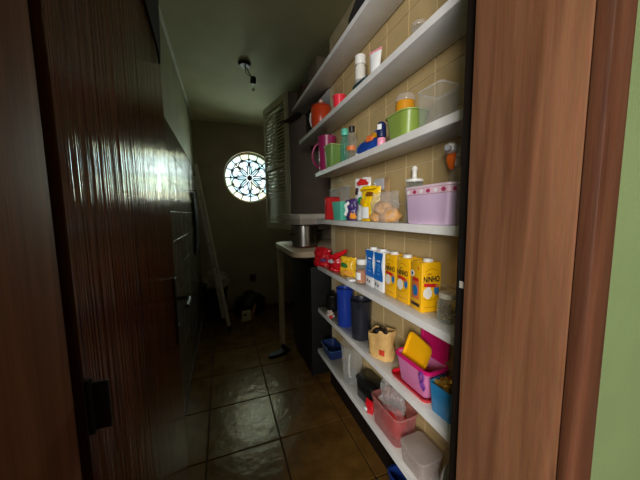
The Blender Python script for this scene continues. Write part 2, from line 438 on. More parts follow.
# door wall (green towards the front room) with the doorway, and the rest of the front room
DXL, DXR, DZT = -0.185, 0.465, 2.15
mb = MB().box(DXR + .035, 2.1, 0.222, Y0, 0, ZC, .001).box(-2.3, DXL - .035, 0.222, Y0, 0, ZC, .001).box(DXL - .035, DXR + .035, 0.222, Y0, DZT + .035, ZC, .001)
struct(mb.obj('wall_front', M_green, smooth=False))
M_room = mat('front_room_wall_paint', (84, 84, 62), .8, var=.05)
struct(MB().box(-2.4, -2.3, -2.25, .43, 0, ZC, .001).obj('wall_west', M_room, smooth=False))
struct(MB().box(2.1, 2.2, -2.25, .43, 0, ZC, .001).obj('wall_east', M_room, smooth=False))
wx0, wx1, wz0, wz1 = -2.0, -1.0, 1.15, 2.35
struct(MB().box(-2.3, wx0, -2.3, -2.2, 0, ZC, .001).box(wx1, 2.1, -2.3, -2.2, 0, ZC, .001).box(wx0, wx1, -2.3, -2.2, 0, wz0, .001).box(wx0, wx1, -2.3, -2.2, wz1, ZC, .001).obj('wall_south', M_room, smooth=False))
w2 = struct(put('window_2', None, None, ((wx0 + wx1) / 2, -2.25, (wz0 + wz1) / 2)))
MB().box(-.5, .5, -.02, .02, -.6, -.57).box(-.5, .5, -.02, .02, .57, .6).box(-.5, -.47, -.02, .02, -.57, .57).box(.47, .5, -.02, .02, -.57, .57).obj('frame', M_frame, w2)

# door frame: lining with rebate, rounded bead and casing on both sides
def jamb(name, xin, sgn):
    o = struct(put(name, None))
    x = lambda d: xin + sgn * d
    def bx(a, b, *r): return MB().box(min(x(a), x(b)), max(x(a), x(b)), *r)
    bx(0, .034, 0.2217, 0.400, 0, DZT, .003).obj('lining', M_frame, o)
    bx(.015, .034, 0.400, 0.432, 0, DZT, .001).obj('rebate', M_darkwood_shade, o)  # real step of the frame, its shade painted in with dark colour
    bx(-.001, .050, 0.200, 0.2215, 0, DZT + .05, .009).obj('casing', M_casing_shaded, o)
    return o
jr = jamb('trim_2', DXR, 1); jl = jamb('trim_3', DXL, -1)
MB().box(DXR + .0135, DXR + .016, .405, .428, 1.02, 1.19, .001).obj('strike_plate', M_iron, jr)
MB().box(DXR + .0128, DXR + .0136, .411, .422, 1.085, 1.10, .0003).obj('latch_hole', M_alu, jr)
th = struct(put('trim_4', None))
MB().box(DXL, DXR, .2217, .400, DZT, DZT + .034, .003).obj('head_lining', M_frame, th)
MB().box(DXL + .002, DXR - .002, .200, .2215, DZT, DZT + .05, .006).obj('head_casing', M_casing_shaded, th)

# open door leaf on the left
dr = struct(put('door_1', None, None, (-0.187, 0.432, 0), (0, 0, -math.atan2(0.019, 0.632))))
dr['label'] = 'open varnished brown wooden door standing along the left wall'
DW = 0.632
MB().box(-.035, 0, 0, DW, 0.012, 2.13, .003).obj('leaf', M_door, dr)
for z in (0.22, 0.922, 1.85):
    h = MB().box(.0, .026, .001, .006, z + .028, z + .098, .001).obj('hinge', M_iron, dr)
    MB().lathe([(.005, z + .024), (.005, z + .102)], 10, (.003, .003)).obj('hinge_pin', M_iron, h)
lk = MB().box(.0, .006, DW - .046, DW - .012, .79, 1.03, .002).obj('lock_plate', M_iron, dr)
MB().tube([(.006, DW - .03, .955), (.032, DW - .03, .955), (.046, DW - .036, .955), (.050, DW - .06, .955), (.052, DW - .125, .953)], .0075, 8).obj('handle', M_iron, lk)
MB().lathe([(.005, 0), (.005, .002)], 10).xf(Matrix.Translation((.006, DW - .03, .86)) @ Matrix.Rotation(PI / 2, 4, 'Y')).obj('keyhole', M_alu, lk)

# dark cloth over the top corner of the door
out = [(.36, 2.128), (.628, 2.128), (.630, 1.95), (.612, 1.80), (.594, 1.735), (.578, 1.77), (.540, 1.79), (.450, 1.83), (.39, 1.98)]
mb = MB().ring_loft([[(.0015, y, z) for y, z in out], [(.0075, y, z) for y, z in out]]).box(-.042, .0074, .362, .626, 2.1305, 2.139, .002)
tag(mb.obj('dark_cloth', mat('black_cloth', (22, 21, 22), .9, var=.3, bump=.5, bscale=30), None, dr.location, dr.rotation_euler), 'dark cloth draped over the top corner of the open door', 'cloth')

# ------------------------------------------------------------------ shelves
LV = dict(A=2.097, B=1.799, C=1.508, D=1.211, E=.908, F=.615, G=.320)
ends = dict(A=2.19, B=2.0, C=1.635, D=1.62, E=1.63, F=1.625, G=1.64)
lab = dict(A='topmost white painted wall shelf, just below the ceiling', B='white wall shelf holding the orange-red pot and white bottle',
           C='white wall shelf holding the green bowl and magenta jug', D='white wall shelf holding the lilac lidded container and yellow bag',
           E='white wall shelf holding the row of milk cartons', F='white wall shelf holding the pink tub and dark pitchers',
           G='lowest white wall shelf holding the red tub')
for k in LV:
    x1 = XR - .0075; z1 = LV[k]; z0 = z1 - .027
    mb = MB().box(.58, x1 if ends[k] < SH else .706, 0.452, ends[k], z0, z1, .0012)
    if ends[k] > SH: mb.box(.7055, .90, SH + .01, ends[k], z0, z1, .0012)
    tag(mb.obj('wall_shelf', M_shelf), lab[k], 'shelf', 'white shelves on the right wall')
#OBJECTS#
def pos(x, y, k, dz=0.0): return (x, y, LV[k] + .0004 + dz)
def plastic(name, rgb, rough=.35, **kw): return mat(name, rgb, rough, var=kw.pop('var', .05), **kw)

# ============================== shelf E: cartons and packets
M_yel = plastic('carton_yellow', (236, 178, 10), .38); M_blue = plastic('carton_blue', (14, 104, 196), .38); M_cwhite = plastic('carton_white', (232, 234, 236), .38)
M_red = plastic('print_red', (196, 40, 34), .4); M_ink = plastic('print_dark', (40, 24, 30), .45); M_milk = plastic('print_milk', (226, 222, 214), .4)
M_pblue = plastic('print_blue', (40, 110, 170), .4); M_gold = plastic('print_gold', (196, 140, 10), .4); M_porange = plastic('print_orange', (214, 110, 50), .45)
CW, CD, CH = .076, .066, .172
def disc(rx, rz, n=20, t=.0005, wob=0, seed=0):
    pts = [((rx * (1 + wob * noise.noise(Vector((3 * math.cos(2 * PI * k / n), 3 * math.sin(2 * PI * k / n), seed))))) * math.cos(2 * PI * k / n),
            (rz * (1 + wob * noise.noise(Vector((3 * math.cos(2 * PI * k / n), 3 * math.sin(2 * PI * k / n), seed + 9))))) * math.sin(2 * PI * k / n)) for k in range(n)]
    return MB().ring_loft([[(x, 0, z) for x, z in pts], [(x, -t, z) for x, z in pts]])
def panel(w, h, t=.0005): return MB().box(-w / 2, w / 2, -t, 0, -h / 2, h / 2, .0001)
def strip(pts, wd, t=.0005):
    """flat printed band in the xz plane"""
    L_, R_ = [], []
    for i, (x, z) in enumerate(pts):
        a = pts[max(i - 1, 0)]; b = pts[min(i + 1, len(pts) - 1)]; d = Vector((b[0] - a[0], b[1] - a[1])).normalized()
        L_.append((x - d.y * wd / 2, z + d.x * wd / 2)); R_.append((x + d.y * wd / 2, z - d.x * wd / 2))
    ring = L_ + R_[::-1]
    mb = MB(); n = len(pts)
    mb.v = [(x, -t, z) for x, z in L_] + [(x, -t, z) for x, z in R_]
    mb.f = [(i, i + 1, n + i + 1, n + i) for i in range(n - 1)]
    mb.f = [tuple(reversed(f)) for f in mb.f]
    return mb
def carton_base(t, m, cap_m, cx=0.0):
    b = MB().rloft([(0, 0, CW / 2 - .002, CD / 2 - .002, .003, 0), (0, 0, CW / 2, CD / 2, .004, .003), (0, 0, CW / 2, CD / 2, .004, CH - .004), (0, 0, CW / 2 - .004, CD / 2 - .003, .004, CH)], n=2)
    b.obj('body', m, t)
    MB().box(-CW / 2 + .002, CW / 2 - .002, -.001, .004, CH - .001, CH + .0025, .0008).obj('top_seam', m, t)
    c = MB().lathe([(.017, CH - .001), (.018, CH + .003), (.016, CH + .004), (.016, CH + .010), (.014, CH + .0115)], 20, (cx, -.012)).obj('cap', cap_m, t)
def yellow_carton(label, loc, rz):
    t = thing('milk_carton', label, 'carton', loc, rz, 'milk cartons on the shelf')
    carton_base(t, M_yel, M_white)
    F = -CD / 2 - .0002
    strip([(-.022 + .044 * k / 10, .142 + .008 * math.sin(PI * k / 10)) for k in range(11)], .003).obj('printed_arc', M_gold, t, (0, F, 0))
    text_part('NINHO', .028, M_ink, t, (0, F - .0006, .114), (PI / 2, 0, 0), bold=.0009, xs=.66)
    text_part('Leite', .010, M_ink, t, (-.010, F - .0006, .133), (PI / 2, 0, 0), name='small_lettering')
    bd = panel(.046, .0125).xf(Matrix.Rotation(.10, 4, 'Y')).obj('badge', M_red, t, (-.006, F, .094))
    disc(.017, .021, wob=.35, seed=2).obj('milk_print', M_milk, t, (-.014, F, .068))
    disc(.0095, .017, wob=.4, seed=5).obj('figure_print', M_pblue, t, (.020, F, .076))
    disc(.006, .006).obj('figure_head_print', M_porange, t, (.021, F - .0004, .091))
    strip([(-.030 + .06 * k / 12, .050 - .014 * math.sin(PI * k / 12) + .012 * k / 12) for k in range(13)], .003).obj('printed_arc', M_gold, t, (0, F, 0))
    panel(.05, .003).obj('printed_line', M_gold, t, (0, F, .018))
    # narrow side: seal, picture panel, dark table
    sd = Matrix.Rotation(-PI / 2, 4, 'Z')
    X = -CW / 2 - .0002
    def side(mb, name, m, y, z, dx=0): mb.xf(sd).obj(name, m, t, (X - dx, y, z))
    side(disc(.011, .011), 'seal', M_cwhite, .020, .128)
    side(disc(.005, .006), 'seal_mark', M_ink, .020, .128, .0006)
    side(panel(.040, .062), 'picture_panel', M_porange, .0, .073)
    side(disc(.015, .020, wob=.4, seed=8), 'picture_figure', M_pblue, .002, .070, .0006)
    side(panel(.036, .012), 'picture_title', M_red, .0, .110, .0004)
    side(disc(.005, .006), 'printed_spot', M_porange, -.014, .150)
    side(panel(.056, .016), 'table_panel', M_gold, 0, .022)
    side(panel(.046, .010), 'table_print', M_ink, 0, .022, .0006)
def blue_carton(label, loc, rz):
    t = thing('milk_carton', label, 'carton', loc, rz, 'milk cartons on the shelf')
    carton_base(t, M_cwhite, M_cwhite)
    F = -CD / 2 - .0002
    prof = [(.169, .036), (.155, .034), (.135, .028), (.115, .025), (.098, .028), (.08, .034), (.06, .0375), (.046, .036)]
    mb = MB(); mb.v = [(-w, -.0005, z) for z, w in prof] + [(w * .98, -.0005, z) for z, w in prof]
    n = len(prof); mb.f = [(i, i + 1, n + i + 1, n + i) for i in range(n - 1)]
    mb.obj('blue_panel', M_blue, t, (0, F, 0))
    panel(.026, .006).obj('printed_word', M_cwhite, t, (0, F - .0006, .132))
    strip([(-.008, .112), (.004, .118), (.010, .108), (-.004, .092), (.010, .088)], .004).obj('printed_numeral', plastic('pale_blue_print', (120, 186, 230)), t, (0, F - .0006, 0))
    panel(.022, .003).obj('printed_word', plastic('pale_blue_print', (120, 186, 230)), t, (0, F - .0006, .074))
    for k in range(2): panel(.009, .012).obj('printed_mark', M_ink, t, (-.020 + k * .018, F, .026 - k * .004))
    # blue side
    panel(CD * .8, .105).xf(Matrix.Rotation(-PI / 2, 4, 'Z')).obj('blue_side', M_blue, t, (-CW / 2 - .0002, 0, .105))
yellow_carton('yellow milk carton turned with its lettered side to the doorway, nearest the glass jar', pos(.659, .722, 'E'), math.radians(-7))
yellow_carton('yellow milk carton in the middle of the three yellow ones', pos(.662, .8085, 'E'), -PI / 2)
yellow_carton('yellow milk carton next to the blue cartons', pos(.664, .8905, 'E'), -PI / 2 + .02)
blue_carton('blue and white milk carton touching the yellow cartons', pos(.661, .970, 'E'), -PI / 2 - .02)
blue_carton('blue and white milk carton beside the small orange jar', pos(.665, 1.050, 'E'), -PI / 2)

# glass jar at the near end
t = thing('glass_jar', 'glass jar with metal lid and dried herbs beside the yellow cartons', 'jar', pos(.645, .606, 'E'))
cup([(.026, 0), (.031, .004), (.033, .02), (.033, .058), (.030, .070), (.026, .076), (.026, .082)], .002).obj('glass', M_glass, t)
MB().lathe([(.028, .078), (.0285, .080), (.0285, .091), (.026, .093)], 24).obj('lid', mat('cream_lid', (214, 206, 188), .35, var=.05), t)
hb = MB()
for k in range(60):
    a = rnd.uniform(0, 2 * PI); r = .026 * math.sqrt(rnd.random()); z = rnd.uniform(.008, .05); d = Vector((rnd.uniform(-1, 1), rnd.uniform(-1, 1), rnd.uniform(-.6, .6))) * .007
    c = Vector((r * math.cos(a), r * math.sin(a), z)); hb.tube([c - d, c, c + d], [.001, .003, .001], 4)
o = hb.obj('herbs', mat('dried_herbs', (128, 108, 52), .8, var=.5, scale=200), t); o['kind'] = 'stuff'

# small jar with orange contents
t = thing('spice_jar', 'small clear jar with white lid and orange contents beside blue cartons', 'jar', pos(.628, 1.118, 'E'))
cup([(.026, 0), (.028, .003), (.028, .075), (.022, .09), (.022, .096)], .002).obj('glass', M_glass, t)
MB().lathe([(.0255, .004), (.0255, .062), (.02, .066)], 20).obj('contents', mat('orange_spice', (176, 104, 58), .8, var=.3, scale=90), t)
MB().lathe([(.0245, .093), (.025, .095), (.025, .116), (.022, .118)], 22).obj('lid', M_white, t)
MB().ring_loft([[(.0284 * math.cos(a), .0284 * math.sin(a), z) for a in [PI + .9 * (q / 8 - .5) * 2 for q in range(9)]] for z in (.02, .055)], False, False, closed=False).obj('paper_label', M_cwhite, t)

# folded paper in front of the snack packet
tag(MB().rloft([(0, 0, .03, .016, .004, 0), (0, 0, .031, .017, .004, .004), (0, .002, .028, .014, .004, .009)], n=2).obj('folded_paper', M_cwhite, None, pos(.604, 1.185, 'E'), (0, 0, 1.4)), 'small folded white paper in front of the yellow-green packet', 'paper')

def foil(name, rgb, rough=.22, **kw): return mat(name, rgb, rough, var=.15, scale=25, bump=.5, bscale=50, **kw)
# yellow-green snack packet
t = thing('snack_packet', 'crumpled yellow and green snack packet between red bag and small jar', 'packet', pos(.635, 1.275, 'E'), -PI / 2 + .5)
pouch(.105, .105, .05, 3, wr=.22).obj('body', foil('foil_yellow', (226, 178, 40)), t)
blob(.022, .006, .014, 4, .3).obj('green_print', plastic('print_green', (40, 110, 50)), t, (-.012, -.027, .05))
blob(.034, .008, .013, 9, .25).obj('orange_print', foil('foil_amber', (232, 160, 70)), t, (.008, -.026, .012))
# two red bags
t = thing('snack_bag', 'shiny red snack bag lying at the far shelf end, nearest the steel pot', 'bag', pos(.600, 1.590, 'E'), -PI / 2 + .75)
pouch(.12, .118, .07, 5, wr=.28, lean=.15).obj('body', foil('foil_red', (190, 16, 30)), t)
blob(.022, .006, .012, 3, .3).obj('label_print', plastic('print_purple', (92, 60, 110)), t, (.024, -.030, .034))
t = thing('snack_bag', 'shiny red snack bag with a folded top strip beside the yellow-green packet', 'bag', pos(.628, 1.405, 'E'), -PI / 2 + .55)
pouch(.125, .088, .055, 6, wr=.28).obj('body', foil('foil_red', (190, 16, 30)), t)
MB().tube([(-.06, 0, .070), (-.01, -.006, .092), (.03, 0, .108), (.06, .003, .128)], [.010, .013, .012, .009], 8, flat=.35).obj('folded_top', foil('foil_red2', (206, 24, 34)), t)
blob(.020, .006, .011, 7, .3).obj('silver_print', foil('foil_silver', (180, 180, 190)), t, (-.028, -.026, .05))

# ============================== shelf D
# lilac container
t = thing('food_container', 'lilac lidded food container with a flower band beside the doorway', 'container', pos(.632, .660, 'D'), 0)
vessel([(.036, .084, .012, 0), (.039, .088, .014, .004), (.0415, .094, .014, .092)], .003).obj('body', plastic('lilac_plastic', (214, 186, 218), .35), t)
MB().rloft([(0, 0, .0412, .0937, .014, .0925), (0, 0, .0425, .0955, .014, .094), (0, 0, .0428, .096, .014, .110), (0, 0, .0425, .0955, .014, .112)], n=5, cap0=False, cap1=False).obj('flower_band', plastic('pale_pink_band', (226, 190, 208), .4), t)
M_flower = plastic('flower_print', (178, 50, 96), .45)
for k in range(6):
    y = -.075 + k * .03
    f = disc(.006 if k % 2 else .0085, .006, wob=.4, seed=k).xf(Matrix.Rotation(-PI / 2, 4, 'Z')).obj('flower_print', M_flower if k % 2 == 0 else M_cwhite, t, (-.0430, y, .1025))
for k in range(3): disc(.007, .006, wob=.4, seed=k + 10).obj('flower_print', M_flower if k % 2 == 0 else M_cwhite, t, (-.024 + k * .024, -.0962, .1025))
MB().rloft([(0, 0, .0435, .0965, .015, .112), (0, 0, .0455, .0985, .016, .113), (0, 0, .0455, .0985, .016, .119), (0, 0, .042, .095, .014, .121), (0, 0, .039, .092, .013, .117)], n=5).obj('lid', plastic('pink_white_lid', (226, 200, 214), .35), t)
# clear canister with white stopper behind it
t = thing('glass_canister', 'tall clear canister with a white knob stopper between bread bag and lilac container', 'canister', pos(.672, .806, 'D'))
cup([(.030, 0), (.032, .004), (.032, .130), (.029, .140), (.029, .150)], .002).obj('glass', M_glass, t)
MB().lathe([(.031, .148), (.032, .150), (.032, .157), (.012, .161), (.008, .166), (.008, .188), (.011, .193), (.009, .203), (.003, .207)], 22).obj('stopper', M_white, t)
# spray bottle
t = thing('spray_bottle', 'clear spray bottle with white head and orange trigger, behind the lilac container', 'bottle', pos(.6905, .640, 'D'), .35)
MB().lathe([(.018, 0), (.022, .003), (.022, .135), (.014, .165), (.012, .185)], 20, sx=.5).obj('bottle', M_clear, t)
MB().lathe([(.0115, .180), (.0115, .200), (.010, .204)], 16).obj('collar', M_cwhite, t)
MB().box(-.020, .008, -.020, .020, .200, .240, .007).box(-.054, -.012, -.015, .015, .212, .242, .007).obj('trigger_head', M_white, t)
MB().lathe([(.010, 0), (.010, .012), (.006, .016)], 12).xf(Matrix.Translation((-.052, 0, .225)) @ Matrix.Rotation(-PI / 2, 4, 'Y')).obj('nozzle', mat('grey_plastic', (170, 172, 178), .35), t)
MB().tube([(-.028, 0, .216), (-.036, 0, .200), (-.034, 0, .180), (-.028, 0, .168)], [.007, .009, .007, .004], 8, flat=1.6).obj('trigger', plastic('nozzle_orange', (232, 106, 26)), t)
# bread in clear bag
t = thing('bread_bag', 'tan bread rolls in a clear bag in front of the yellow bag', 'bread', pos(.622, .917, 'D'), -PI / 2 + .25)
for k, (x, z, s_) in enumerate(((-.040, 0, .034), (.022, 0, .050), (-.010, .026, .046))):
    blob(s_ * 1.05, .032, s_ * .78, k + 2, .08).obj('bread_roll', mat('bread_crust', (196, 146, 86), .6, var=.25, scale=18, bump=.2), t, (x, 0, z + .001))
pouch(.140, .122, .074, 12, wr=.20, nu=20, nv=24).obj('film', M_film, t)
# yellow bag with a white panel
t = thing('flour_bag', 'bright yellow open bag with a white lower panel behind the bread', 'bag', pos(.638, 1.052, 'D'), -PI / 2 + .25)
pouch(.115, .150, .046, 15, wr=.12).obj('body', foil('foil_bright_yellow', (244, 200, 10), .35), t)
panel(.040, .050).obj('white_panel', M_cwhite, t, (-.008, -.0268, .038))
MB().tube([(-.046, -.020, .140), (-.02, -.024, .150), (.02, -.022, .148), (.046, -.016, .150)], [.006, .009, .009, .006], 8).obj('rolled_top', foil('foil_bright_yellow', (244, 200, 10)), t)
blob(.022, .004, .012, 6, .25).obj('dark_print', plastic('brown_print', (120, 70, 24)), t, (.012, -.023, .112))
blob(.012, .004, .016, 8, .25).obj('gold_print', M_gold, t, (-.030, -.0245, .075))
# white packet with red top behind
t = thing('sugar_packet', 'tall white packet with red and black print behind the purple pouch', 'packet', pos(.682, 1.205, 'D'), -PI / 2 + .35)
pouch(.10, .215, .032, 18, wr=.10).obj('body', plastic('white_film', (222, 222, 224), .25), t)
blob(.032, .006, .018, 5, .3).obj('red_print', M_red, t, (.006, -.014, .176))
blob(.010, .005, .022, 6, .3).obj('dark_print', M_ink, t, (-.026, -.014, .130))
MB().lathe([(.017, 0), (.019, .002), (.019, .026), (.016, .029)], 18).xf(Matrix.Translation((.022, -.017, .098)) @ Matrix.Rotation(PI / 2, 4, 'X')).obj('green_cap', plastic('cap_green', (14, 130, 60), .3), t)
# foil-backed bag
t = thing('coffee_bag', 'tan bag with silver foil top standing against the tiles behind the yellow bag', 'bag', pos(.693, 1.045, 'D'), -PI / 2)
pouch(.13, .195, .024, 21, wr=.12).obj('body', foil('tan_foil', (170, 140, 100), .3), t)
panel(.085, .05).obj('silver_top', foil('foil_silver', (180, 180, 190), .2, metal=.6), t, (-.005, -.0155, .165))
# purple pouch
t = thing('candy_pouch', 'small purple, white and orange pouch beside the teal cup', 'pouch', pos(.612, 1.195, 'D'), -PI / 2 + .5)
pouch(.070, .108, .036, 24, wr=.2).obj('body', foil('foil_purple', (62, 44, 104), .3), t)
strip([(-.024, .026), (-.012, .05), (-.020, .075), (.0, .09)], .017).obj('white_print', M_cwhite, t, (0, -.0215, 0))
blob(.020, .006, .018, 4, .35).obj('orange_print', foil('foil_orange', (232, 150, 60)), t, (.018, -.016, .008))
# teal cup
t = thing('plastic_cup', 'square teal plastic cup with dark contents beside the red box', 'cup', pos(.632, 1.335, 'D'), .1)
vessel([(.036, .042, .008, 0), (.038, .044, .01, .003), (.045, .052, .01, .100)], .003).obj('cup', plastic('teal_plastic', (90, 184, 160), .35), t)
blob(.036, .042, .020, 6, .2).obj('contents', mat('dark_beans', (34, 26, 24), .6, var=.4, scale=60), t, (0, 0, .068))
# red box
t = thing('red_box', 'upright red box at the far end of its shelf', 'box', pos(.650, 1.530, 'D'), .15)
MB().box(-.045, .045, -.016, .016, 0, .135, .002).obj('body', plastic('box_red', (196, 34, 40), .4), t)
MB().box(-.044, .044, -.0165, .0165, .1355, .138, .0008).obj('flap', plastic('box_red_dark', (150, 22, 30), .4), t)
# clear boxes added to stand in for pale sheen on the back tiles
for k, (y, lb) in enumerate(((1.585, 'narrow clear box added for pale sheen on the tiles behind the red box'), (1.43, 'narrow clear box added for pale sheen on the tiles behind the teal cup'))):
    t = thing('tile_sheen_box', lb, 'box', pos(.688, y, 'D'), 0, 'clear boxes for tile sheen')
    vessel([(.010, .045, .004, 0), (.0125, .052, .005, .185)], .002).obj('body', M_clear, t)
    MB().rloft([(0, 0, .0135, .053, .005, .185), (0, 0, .0135, .053, .005, .191), (0, 0, .012, .05, .004, .193)], n=3).obj('lid', clear('sheen_box_lid', (225, 228, 228), .35), t)

# ============================== shelf C
M_mag = plastic('magenta_plastic', (150, 34, 88), .35)
t = thing('plastic_jug', 'magenta plastic jug with handle at the far end of the shelf', 'jug', pos(.640, 1.580, 'C'), 0)
cup([(.048, 0), (.050, .004), (.054, .185), (.058, .212)], .0028).obj('body', M_mag, t)
arc_handle((-.042, .030, .030), (-.044, .034, .180), .044, .008, axis=(-.8, .6)).obj('handle', M_mag, t)
MB().ring_loft([[(.050, -.018, .16), (.050, .018, .16), (.052, 0, .160)], [(.052, -.018, .195), (.052, .018, .195), (.062, 0, .197)]]).obj('spout', M_mag, t)
t = thing('food_container', 'olive green plastic container between magenta jug and teal bottle', 'container', pos(.628, 1.440, 'C'), .1)
vessel([(.040, .034, .012, 0), (.042, .036, .014, .003), (.046, .046, .014, .128)], .003).obj('body', plastic('olive_plastic', (112, 148, 74), .4), t)
MB().rloft([(0, 0, .0475, .0475, .015, .120), (0, 0, .0495, .0495, .016, .121), (0, 0, .0495, .0495, .016, .127), (0, 0, .0465, .0465, .015, .128)], n=5, cap0=False, cap1=False).obj('rim', plastic('olive_rim', (150, 176, 104), .4), t)
t = thing('water_bottle', 'slim teal bottle with teal cap beside the green container', 'bottle', pos(.638, 1.322, 'C'))
MB().lathe([(.022, 0), (.025, .004), (.025, .115), (.019, .140), (.015, .148), (.015, .155)], 22).obj('body', clear('teal_clear', (96, 190, 168), .35), t)
MB().lathe([(.0185, .152), (.019, .154), (.019, .182), (.016, .186)], 20).obj('cap', plastic('teal_cap', (96, 200, 176), .35), t)
t = thing('water_bottle', 'clear bottle with dark cap and orange label beside the blue pouch', 'bottle', pos(.630, 1.225, 'C'))
MB().lathe([(.024, 0), (.027, .004), (.027, .09), (.021, .125), (.013, .138), (.013, .15)], 22).obj('body', M_clear, t)
MB().lathe([(.015, .144), (.0155, .146), (.0155, .168), (.013, .170)], 18).obj('cap', M_black, t)
MB().ring_loft([[(.0274 * math.cos(a), .0274 * math.sin(a), z) for a in [PI * 1.25 + (q / 8 - .5) * 1.9 for q in range(9)]] for z in (.050, .072)], False, False, closed=False).obj('paper_label', M_porange, t)
# blue pouch lying slanted
t = thing('blue_packet', 'royal blue packet leaning on its side below the orange print', 'packet', pos(.632, 1.065, 'C'), -PI / 2 + .2)
pk = pouch(.165, .100, .05, 31, wr=.14); pk.v = [(x, y, z * (.40 + .65 * (x / .165 + .5))) for x, y, z in pk.v]
pk.obj('body', foil('foil_blue', (24, 62, 146), .35), t)
blob(.022, .005, .016, 6, .3).obj('orange_print', M_porange, t, (.030, -.022, .048))
blob(.018, .005, .014, 8, .3).obj('yellow_print', M_gold, t, (.052, -.016, .058))
blob(.014, .005, .010, 9, .3).obj('white_print', M_cwhite, t, (-.062, -.012, .004))
# small navy bottle tipped with pink cap
t = thing('roll_on_bottle', 'small navy bottle with a pink cap pointing down, beside the green bowl', 'bottle', pos(.602, .918, 'C'), 0, rot=(0, 0, 0))
MB().lathe([(.0155, 0), (.0165, .003), (.0165, .028), (.014, .032)], 18).obj('cap', plastic('cap_pink', (238, 160, 184), .35), t)
MB().lathe([(.014, .031), (.018, .036), (.018, .080), (.013, .090)], 20).obj('body', plastic('navy_bottle', (28, 38, 84), .3), t)
panel(.018, .02).xf(Matrix.Rotation(-PI / 3, 4, 'Z')).obj('label_print', M_cwhite, t, (-.0159, -.0092, .070))
# green bowl
t = thing('plastic_bowl', 'lime green translucent plastic bowl holding an amber jar', 'bowl', pos(.641, .818, 'C'))
vessel([(.040, .052, .03, 0), (.045, .057, .034, .004), (.053, .069, .038, .075), (.055, .072, .04, .086)], .0028, n=8).obj('bowl', plastic('lime_plastic', (132, 156, 70), .3), t)
MB().rloft([(0, 0, .0555, .0725, .04, .082), (0, 0, .058, .075, .042, .083), (0, 0, .058, .075, .042, .087), (0, 0, .055, .072, .04, .0885)], n=8, cap0=False, cap1=False).obj('rim', plastic('lime_rim', (152, 176, 90), .3), t)
t = thing('amber_jar', 'small amber jar with clear lid inside the green bowl', 'jar', pos(.640, .826, 'C', .0045))
MB().lathe([(.028, 0), (.032, .004), (.034, .122), (.032, .130)], 22).obj('jar', mat('amber_contents', (206, 140, 30), .3, var=.15), t)
MB().lathe([(.034, .1305), (.035, .134), (.034, .148), (.028, .154)], 22).obj('lid', clear('milky_lid', (230, 220, 210), .45), t)
t = thing('pink_cloth', 'small pale pink pouch standing just behind the green bowl', 'pouch', pos(.676, .918, 'C'), -PI / 2)
pouch(.032, .150, .020, 33, wr=.15).obj('body', plastic('pale_pink', (220, 176, 190), .5), t)
# clear container at the near end
t = thing('clear_container', 'empty clear square container at the near end beside the green bowl', 'container', pos(.645, .672, 'C'), .05)
vessel([(.038, .040, .008, 0), (.040, .042, .01, .003), (.044, .048, .01, .116)], .0025).obj('body', M_clear, t)
MB().rloft([(0, 0, .0445, .0485, .011, .110), (0, 0, .0465, .0505, .012, .111), (0, 0, .0465, .0505, .012, .116), (0, 0, .0435, .0475, .011, .117)], n=5, cap0=False, cap1=False).obj('rim', clear('clear_rim', (240, 240, 240), .4), t)

# ============================== shelf B
M_or = plastic('orange_enamel', (190, 62, 26), .3)
t = thing('cooking_pot', 'orange-red lidded pot with pale loop handle on an upper shelf', 'pot', pos(.640, 1.680, 'B'))
MB().lathe([(.050, 0), (.058, .004), (.066, .05), (.066, .125), (.063, .130)], 28).obj('body', M_or, t)
l = MB().lathe([(.0665, .1305), (.0665, .135), (.045, .150), (.018, .158), (.010, .160)], 28).obj('lid', M_or, t)
MB().lathe([(.008, .158), (.013, .165), (.014, .178), (.008, .184)], 16).obj('knob', plastic('pinkish_knob', (220, 180, 170), .4), l)
arc_handle((-.042, .043, .02), (-.042, .043, .125), .020, .006, axis=(-.7, .7)).obj('handle', plastic('pale_handle', (206, 204, 200), .35), t)
t = thing('plastic_cup', 'bright pinkish-red cup beside the orange-red pot', 'cup', pos(.630, 1.370, 'B'))
cup([(.027, 0), (.030, .003), (.036, .076), (.038, .078)], .0025).obj('cup', plastic('coral_plastic', (240, 50, 70), .3), t)
MB().tube(circ(.0365, 24), .0022, 6, closed=True).xf(Matrix.Rotation(PI / 2, 4, 'X')).obj('rim', plastic('coral_rim', (246, 84, 96), .3), t, (0, 0, .0775))
t = thing('medicine_bottle', 'white bottle with a wide white cap on an upper shelf', 'bottle', pos(.636, 1.150, 'B'))
MB().lathe([(.022, 0), (.024, .003), (.024, .118), (.019, .128), (.018, .132)], 22).obj('body', plastic('offwhite_plastic', (214, 212, 206), .35), t)
MB().lathe([(.0245, .130), (.025, .132), (.025, .168), (.022, .171)], 22).obj('cap', M_white, t)
MB().ring_loft([[(.0244 * math.cos(a), .0244 * math.sin(a), z) for a in [PI * 1.2 + (q / 8 - .5) * 2 for q in range(9)]] for z in (.010, .062)], False, False, closed=False).obj('grey_label', plastic('grey_label', (150, 152, 150)), t)
t = thing('ointment_tube', 'white tube with a pink edge standing beside the white bottle', 'tube', pos(.645, 1.035, 'B'), -PI / 2 + .4)
MB().lathe([(.016, 0), (.017, .003), (.017, .026), (.015, .028)], 18).obj('cap', M_white, t)
MB().ring_loft([[(rx * math.cos(2 * PI * k / 20), ry * math.sin(2 * PI * k / 20), z) for k in range(20)] for rx, ry, z in ((.015, .015, .027), (.021, .020, .034), (.026, .012, .09), (.031, .003, .128))]).obj('tube', M_cwhite, t)
MB().box(-.032, .032, -.0035, .0035, .126, .136, .001).obj('pink_seal', plastic('pink_seal', (226, 150, 160)), t)
t = thing('dark_tube', 'dark teal tube lying along the edge in front of the white bottle', 'tube', pos(.602, 1.085, 'B'), .05)
